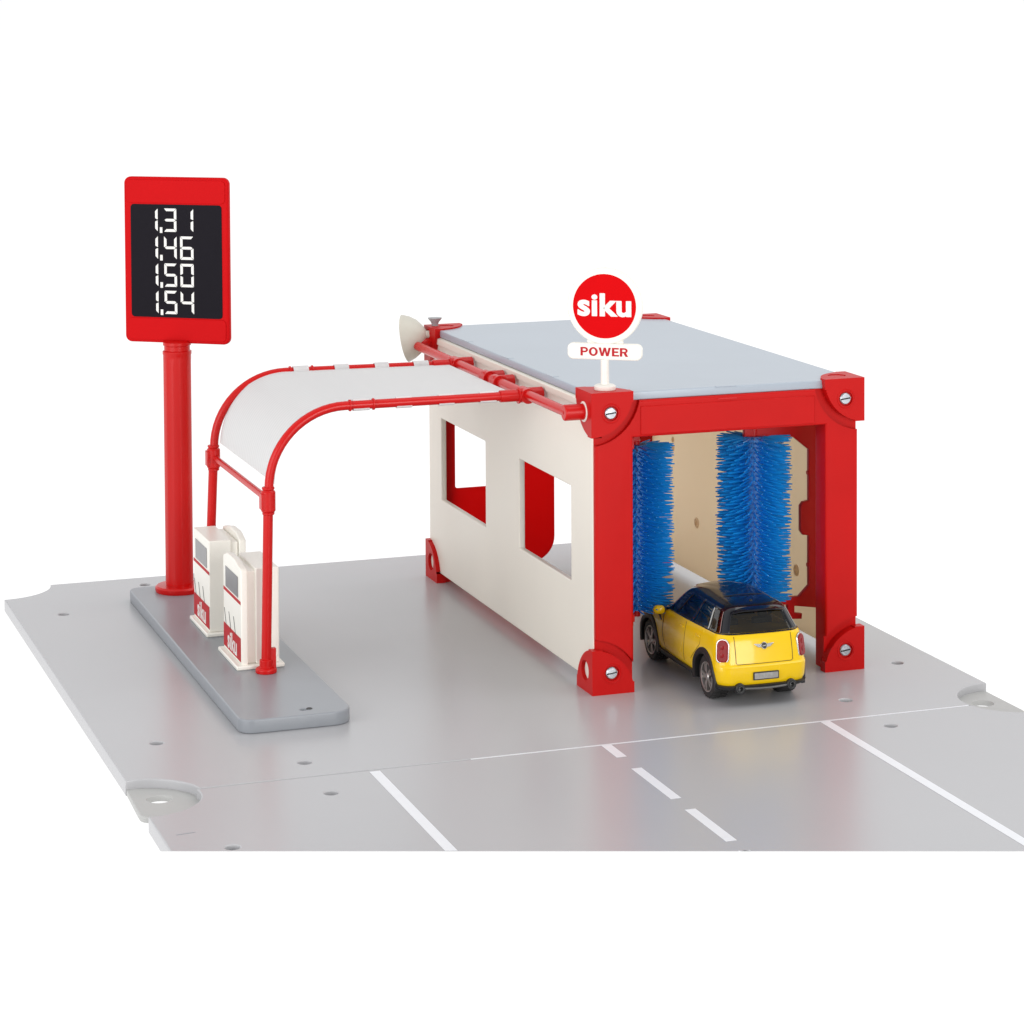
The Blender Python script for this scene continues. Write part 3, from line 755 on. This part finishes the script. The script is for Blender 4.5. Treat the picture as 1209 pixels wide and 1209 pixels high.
try: body.data.set_sharp_from_angle(angle=math.radians(40))
except Exception: pass
# inner tub, so that the wheel housings and the cabin are dark
MB().box(-1.04, 1.04, -1.2, 7.0, .5, 1.9).build('chassis', BLACK, car, .05)
# lower cladding
CLD = [(.58, .44, -1.30, 7.2, 1.72, .5, .9), (.60, .48, -1.50, 7.4, 1.84, .52, 1.0), (.69, .62, -1.66, 7.62, 1.95, .6, 1.05), (.78, .78, -1.69, 7.68, 1.985, .62, 1.1), (.80, .80, -1.60, 7.6, 1.90, .6, 1.0)]
c = MB(); c.rings([outline(*s) for s in CLD]); cl = c.build('cladding', BLACK, car, angle=50)
ab = MB()
for y in (0, WB):
    for s in (-1, 1): ab.lathe([(.92, 0), (.92, 1.6)], 40, frame_M((s*1.05 if s > 0 else -2.65, y, .80), (0, 1, 0), (0, 0, 1)))
cut(cl, ab); cl.data.materials.clear(); cl.data.materials.append(BLACK)
for p_ in cl.data.polygons: p_.material_index = 0
def side_x(z):
    zs = [(s[0]+s[1])/2 for s in LOW]; ws = [s[4] for s in LOW]
    for i in range(len(zs)-1):
        if zs[i] <= z <= zs[i+1]: return lerp(ws[i], ws[i+1], (z-zs[i])/(zs[i+1]-zs[i]))
    return ws[-1] if z > zs[-1] else ws[0]
def rear_y(z, x=0):
    for i in range(len(LOW)-1):
        if LOW[i][0] <= z <= LOW[i+1][0]:
            t = (z-LOW[i][0])/(LOW[i+1][0]-LOW[i][0]); y = lerp(LOW[i][2], LOW[i+1][2], t); wd = lerp(LOW[i][4], LOW[i+1][4], t); break
    else: y, wd = LOW[-1][2], LOW[-1][4]
    return y + .10*(x/wd)**2
# wheel arch trims
for y in (0, WB):
    for s in (-1, 1):
        m = MB(); rings_ = []
        for i in range(33):
            a = math.radians(-14 + 208*i/32); ca, sa = math.cos(a), math.sin(a)
            rr = []
            for rad, dx in ((.89, -.50), (.89, .045), (.93, .07), (1.09, .065), (1.13, .03), (1.13, -.12)):
                z = .80 + rad*sa; xs = side_x(min(max(z, .95), 1.9))
                wob = 1 - .035*max(0, ((y + rad*ca + 1)/6.3 - .55))/.45 if y + rad*ca < 5.9 else .965 - .02*(y+rad*ca-5.9)
                rr.append(Vector((s*(xs*min(1, wob) + dx), y + rad*ca, z)))
            rings_.append(rr)
        m.rings(rings_, cap=True, closed=True); m.build('arch_trim', BLACK, car, angle=40)
# greenhouse, with real window openings
GH = [(2.655, 2.40, -1.30, 5.32, 1.78, .58, .60), (2.70, 2.44, -1.26, 5.22, 1.755, .58, .60), (2.80, 2.56, -1.20, 4.95, 1.70, .56, .58), (3.02, 2.90, -1.06, 4.48, 1.60, .54, .55), (3.26, 3.24, -.93, 4.04, 1.49, .52, .52), (3.40, 3.45, -.86, 3.76, 1.41, .50, .50),
      (3.50, 3.57, -.80, 3.55, 1.32, .48, .48), (3.58, 3.66, -.66, 3.25, 1.18, .48, .46), (3.64, 3.71, -.40, 2.75, .92, .42, .40), (3.67, 3.73, 0.1, 2.0, .5, .3, .3)]
GHR = [outline(*s, .12, .38) for s in GH]
bm = bmesh.new(); vr = [[bm.verts.new(p) for p in r] for r in GHR]; n = len(GHR[0])
side0 = NR + NC
WIN = {'rear': [], 'side': [], 'front': []}
def in_window(k, i):
    """is loft quad (ring k..k+1, column i) part of a window opening"""
    if not (1 <= k <= 4): return None
    im = min(i, n-1-i)                                     # mirror to the left half
    sd = 'L' if i < n//2 else 'R'
    if im < NR + 2: return 'rear_window'
    if 2 <= k + 1 and side0 - 3 <= im <= side0 + 3 and k >= 1: return 'quarter_window' + sd
    if side0 + 5 <= im <= side0 + 13: return 'rear_side_window' + sd
    if side0 + 15 <= im <= side0 + 24: return 'front_side_window' + sd
    if im >= NR + NC + NS + 3: return 'windscreen'
    return None
win_quads = {}
for k in range(len(vr)-1):
    for i in range(n):
        j = (i+1) % n
        wn = in_window(k, i)
        if wn: win_quads.setdefault(wn, []).append((k, i)); continue
        bm.faces.new((vr[k][i], vr[k][j], vr[k+1][j], vr[k+1][i]))
bm.faces.new(vr[-1])
bmesh.ops.recalc_face_normals(bm, faces=bm.faces)
if bm.faces[-1].normal.z < 0: bmesh.ops.reverse_faces(bm, faces=bm.faces)
me = bpy.data.meshes.new('cabin'); bm.to_mesh(me); bm.free(); me.materials.append(GLOSS); finish(me, True, 60)
cabin = link(bpy.data.objects.new('cabin', me), car); cabin['label'] = 'glossy black roof and window pillars'
so = cabin.modifiers.new('thick', 'SOLIDIFY'); so.thickness = .07; so.offset = -1
for wn, quads in win_quads.items():
    m = MB(); cache = {}
    def gv(k, i):
        i %= n
        if (k, i) not in cache:
            p = GHR[k][i].copy(); q = Vector((p.x, p.y - 1.2, 0)); 
            p.x *= .992; p.y = 1.2 + (p.y-1.2)*.995
            cache[(k, i)] = m.bm.verts.new(p)
        return cache[(k, i)]
    for k, i in quads: m.bm.faces.new((gv(k, i), gv(k, i+1), gv(k+1, i+1), gv(k+1, i)))
    nm = wn[:-1] if wn[-1] in 'LR' else wn
    m.build(nm, PANE, cabin, angle=80)
# chrome strips: quarter pillar and glass edges
def gpt(kf, i, out=.02):
    k = int(kf); t = kf-k; p = GHR[k][i % n].lerp(GHR[min(k+1, len(GHR)-1)][i % n], t)
    d = Vector((p.x, p.y-1.2, 0)).normalized(); return p + d*out
cs = MB()
for s in (1, -1):
    col = lambda i: i if s > 0 else n - i
    cs.tube([gpt(1 + .5*q, col(side0+4), .015) for q in range(9)], .035, 8)
    cs.tube([gpt(1 + .5*q, col(side0-3), .012) for q in range(9)], .022, 8)
explode(cs.build('chrome_trim', CHROME, cabin))
# waist line moulding under the windows
ws = MB(); ws.tube([gpt(.45, i, .012) for i in range(n)], .03, 8, closed=True); ws.build('waist_trim', GLOSS, cabin)
# roof: sunroof seams, rear spoiler, antenna base
def roof_z(x, y):
    best = None
    zc = 3.69 - .10*abs(x/1.15)**2.2 - .018*(y-.9)**2*(1 if y < .9 else .6)
    return zc
rs = MB()
rs.tube([Vector((x, .62, roof_z(x, .62)+.03)) for x in [(-1.0 + .2*q) for q in range(11)]], .014, 6)
for s in (-1, 1): rs.tube([Vector((s*1.06, y, roof_z(s*1.06, y)+.02)) for y in [(-.4 + .3*q) for q in range(10)]], .012, 6)
explode(rs.build('roof_seam', SEAMB, cabin))
MB().lathe([(.075, 0), (.06, .05), (.02, .07)], 14, Matrix.Translation((.02, -.18, 3.635))).build('antenna', SEAMB, cabin)
spl = MB()
secs = []
for q in range(21):
    x = -1.16 + 2.32*q/20; bow = .18*(abs(x)/1.16)**2.5; zz = 3.50 - .13*(abs(x)/1.16)**3
    secs.append([Vector((x, -.55+bow, zz+.075)), Vector((x, -.86+bow, zz+.045)), Vector((x, -1.02+bow, zz+.0)), Vector((x, -1.00+bow, zz-.05)), Vector((x, -.78+bow, zz-.06)), Vector((x, -.55+bow, zz))])
spl.rings(secs, True, True); spl.build('spoiler', GLOSS, cabin, angle=50)
# cabin interior
MB().box(-1.5, 1.5, -1.0, 4.2, 2.44, 2.46).build('interior', BLACK, car)
for x in (-.75, .75):
    for y in (2.0, .35):
        m = MB(); m.box(-.42, .42, -.12, .14, 2.4, 2.86, Matrix.Translation((x, y, 0))); m.box(-.2, .2, -.09, .09, 2.88, 3.1, Matrix.Translation((x, y-.05, 0))); m.build('seat', BLACK, car, .07, 3)
# tailgate and door shut lines
def rpt(x, z, out=.004): return Vector((x, rear_y(z, x) - out, z))
sm = MB()
sm.tube([rpt(-1.24, 2.60-.08*q) for q in range(13)] + [rpt(-1.18 + .236*q, 1.585) for q in range(11)] + [rpt(1.24, 1.64+.08*q) for q in range(13)], .013, 6)
sm.build('tailgate_seam', SEAM, body)
for s in (-1, 1):
    d = MB()
    def spt(y, z): 
        t = max(0, min(1, (y+1)/6.6)); return Vector((s*(side_x(z)*(1-.035*max(0, t-.55)/.45)+.003), y, z))
    d.tube([spt(4.42, 2.42-.1*q) for q in range(9)] + [spt(4.40-.04*q, 1.52-.1*q) for q in range(8)], .02, 6)
    d.tube([spt(2.05, 2.46-.1*q) for q in range(16)], .012, 6)
    d.tube([spt(.50+.0*q, 2.50-.1*q) for q in range(6)] + [spt(.5+.1*q, 1.95-.09*q) for q in range(9)], .012, 6)
    explode(d.build('door_seam', SEAM, body))
    h = MB()
    for y in (.75, 2.45): h.box(-.03, .03, -.22, .22, -.04, .04, Matrix.Translation(spt(y, 2.22) + Vector((s*.02, 0, 0))))
    explode(h.build('door_handle', PAINT, body, .025, 3))
    # side marker on the front wing, black scuttle
    sc_ = MB(); sc_.box(-.02, .03, -.38, .28, -.05, .05, Matrix.Translation(spt(4.86, 2.05)) @ Matrix.Rotation(.5, 4, 'X')); sc_.build('side_scuttle', BLACK, body, .02)
# tail lamps
for s in (-1, 1):
    a = math.radians(40); cx, cy = s*(1.93-.62+.60*math.sin(a)), -1.45 + .06 + .60 - .60*math.cos(a)
    nrm_ = Vector((s*math.sin(a)*.9, -math.cos(a), .13)).normalized(); xdv = Vector((0, 0, 1)).cross(nrm_).normalized(); ydv = nrm_.cross(xdv)
    LM = Matrix.Identity(4)
    for i in range(3): LM[i][0], LM[i][1], LM[i][2] = xdv[i], ydv[i], nrm_[i]
    LM = Matrix.Translation(Vector((cx, cy, 2.08)) - nrm_*.03) @ LM
    out = [(x, z) for x, z in rrect(-.235, .235, -.42, .42, (.17, .17, .22, .22), 8)]
    bz = shape('lamp_bezel', [[(x*1.17, z*1.10) for x, z in out]], CHROME, car, .09, .035, LM, 3)
    lens = shape('tail_lamp', [out], LENS, car, .13, .05, LM, 4); bz.parent = lens
    m = MB()
    for zz, rr in ((.14, .095), (-.15, .10)):
        m.lathe([(rr, 0), (rr*.9, .02), (.01, .03)], 18, LM @ Matrix.Translation((0.02*s, zz, .128)))
    explode(m.build('lamp_bulb', LENS, lens))
    # head lamp at the front
    m = MB(); m.lathe([(.46, 0), (.46, .08), (.4, .16), (.01, .2)], 24, frame_M((s*1.32, 6.86, 1.72), (-1, 0, 0), (0, -.35, 1)))
    m.build('head_lamp', CHROME, car)
# emblem: wings and a round badge
EM = frame_M((0, rear_y(2.22)-.012, 2.22), (1, 0, 0), (0, .22, 1))
em = MB()
for s in (-1, 1):
    em.prism([(s*.10, .06), (s*.40, .085), (s*.46, .07), (s*.36, .035), (s*.38, .02), (s*.30, -.01), (s*.31, -.03), (s*.24, -.055), (s*.10, -.06)][::(1 if s < 0 else -1)], 0, .03, EM)
eb = em.build('emblem', CHROME, body, .008)
MB().lathe([(.135, 0), (.135, .035), (.12, .045), (.01, .045)], 24, EM).build('badge', CHROME, eb)
MB().lathe([(.108, .046), (.10, .052), (.01, .054)], 24, EM).build('badge_centre', BLACK, eb)
MB().box(-.075, .075, -.018, .018, .055, .060, EM).build('badge_bar', CHROME, eb, smooth=False)
# number plate
NP = frame_M((0.0, rear_y(1.13)-.01, 1.13), (1, 0, 0), (0, 0.03, 1))
npo = shape('number_plate', [rrect(-.56, .56, -.155, .155, .03, 3)], BLACK, car, .045, .012, NP)
shape('plate_face', [rrect(-.51, .51, -.11, .11, .02, 3)], GREYP, npo, .012, .002, NP @ Matrix.Translation((0, 0, .042)))
# bumper: silver diffuser blade, exhausts
dfb = MB()
dfb.rings([[Vector((x, -1.72 + .08*(x/1.2)**2 + dy, .665 + dz + .03*(x/1.0)**2)) for dy, dz in ((0, -.045), (-.03, 0), (0, .035), (.1, .035), (.1, -.045))] for x in [(-.95 + 1.9*q/14) for q in range(15)]], True, True)
dfb.build('diffuser', GREYD, cl, angle=50)
for s in (-1, 1):
    m = MB(); M = frame_M((s*1.12, -1.50, .70), (1, 0, 0), (0, 0, 1))
    m.lathe([(.205, -.1), (.205, .20), (.18, .23), (.13, .23), (.13, .05)], 28, M); m.build('exhaust_surround', BLACK, cl)
    m = MB(); m.lathe([(.115, 0), (.115, .27), (.10, .28), (.09, .25), (.085, .10), (.01, .10)], 24, M); m.build('exhaust', GREYD, car)
# mirrors
for s in (-1, 1):
    m = MB(); rs_ = []
    for k in range(9):
        t = -1 + 2*k/8; rad = math.sqrt(max(0.0, 1-abs(t)**2.6))*.9 + .02
        rs_.append([Vector((s*(2.08 + .26*t*1.0), 4.45 + .16*rad*math.cos(2*PI*q/16) + .05*t, 2.39 + .20*rad*math.sin(2*PI*q/16))) for q in range(16)])
    m.rings(rs_); mo = m.build('mirror', PAINT, car)
    m = MB(); m.box(-.2, .12, -.06, .06, -.07, .04, Matrix.Translation((s*1.74, 4.47, 2.40))); m.build('mirror_stalk', BLACK, mo, .02)
# wheels
def wheel(s, y, first=None):
    if first is not None:
        o = copy_tree(first, car)
    else:
        o = bpy.data.objects.new('wheel', None); link(o, car)
        prof = [(.50, -.36), (.60, -.42), (.70, -.425), (.765, -.40), (.795, -.33), (.80, -.1), (.80, .1), (.795, .23), (.765, .285), (.70, .305), (.60, .30), (.50, .26)]
        RX_ = frame_M((0, 0, 0), (0, 1, 0), (0, 0, 1))        # lathe axis along +x
        t = MB(); t.lathe(prof, 56, RX_, cap=False)
        for k in range(30):
            a = 2*PI*k/30
            for sgn, off_ in ((-1, 0), (1, .5)):
                aa = a + off_*2*PI/30
                M = Matrix.Rotation(aa, 4, 'X') @ Matrix.Translation((sgn*.17-.05, 0, .798)) @ Matrix.Rotation(sgn*.45, 4, 'Z')
                t.box(-.15, .15, -.045, .045, -.02, .022, M)
        t.build('tyre', TYRE, o, angle=40)
        r = MB(); r.lathe([(.56, .10), (.585, .29), (.565, .315), (.53, .30), (.505, .20), (.49, .05)], 48, RX_, cap=False)
        for k in range(5):
            for dd in (-.17, .17):
                a = 2*PI*k/5 + dd
                M = Matrix.Rotation(a, 4, 'X')
                r.rings([[M @ Vector(c) for c in ((x0, -w_, z), (x1, -w_, z), (x1, w_, z), (x0, w_, z))] for z, x0, x1, w_ in ((.08, .14, .265, .05), (.30, .16, .285, .045), (.52, .17, .275, .05))])
        r.lathe([(.15, .12), (.15, .27), (.12, .30), (.05, .30), (.001, .29)], 24, RX_)
        r.build('rim', RIM, o, angle=40)
        MB().lathe([(.54, .08), (.001, .08)], 32, RX_, cap=False).build('brake', BLACK, o)
    o.location = (s*1.56, y, .80)
    o.rotation_euler = ((.35 if y < 1 else .9), 0, 0 if s > 0 else PI)
    return o
w0 = wheel(-1, 0)
wheel(-1, WB, w0); wheel(1, 0, w0); wheel(1, WB, w0)
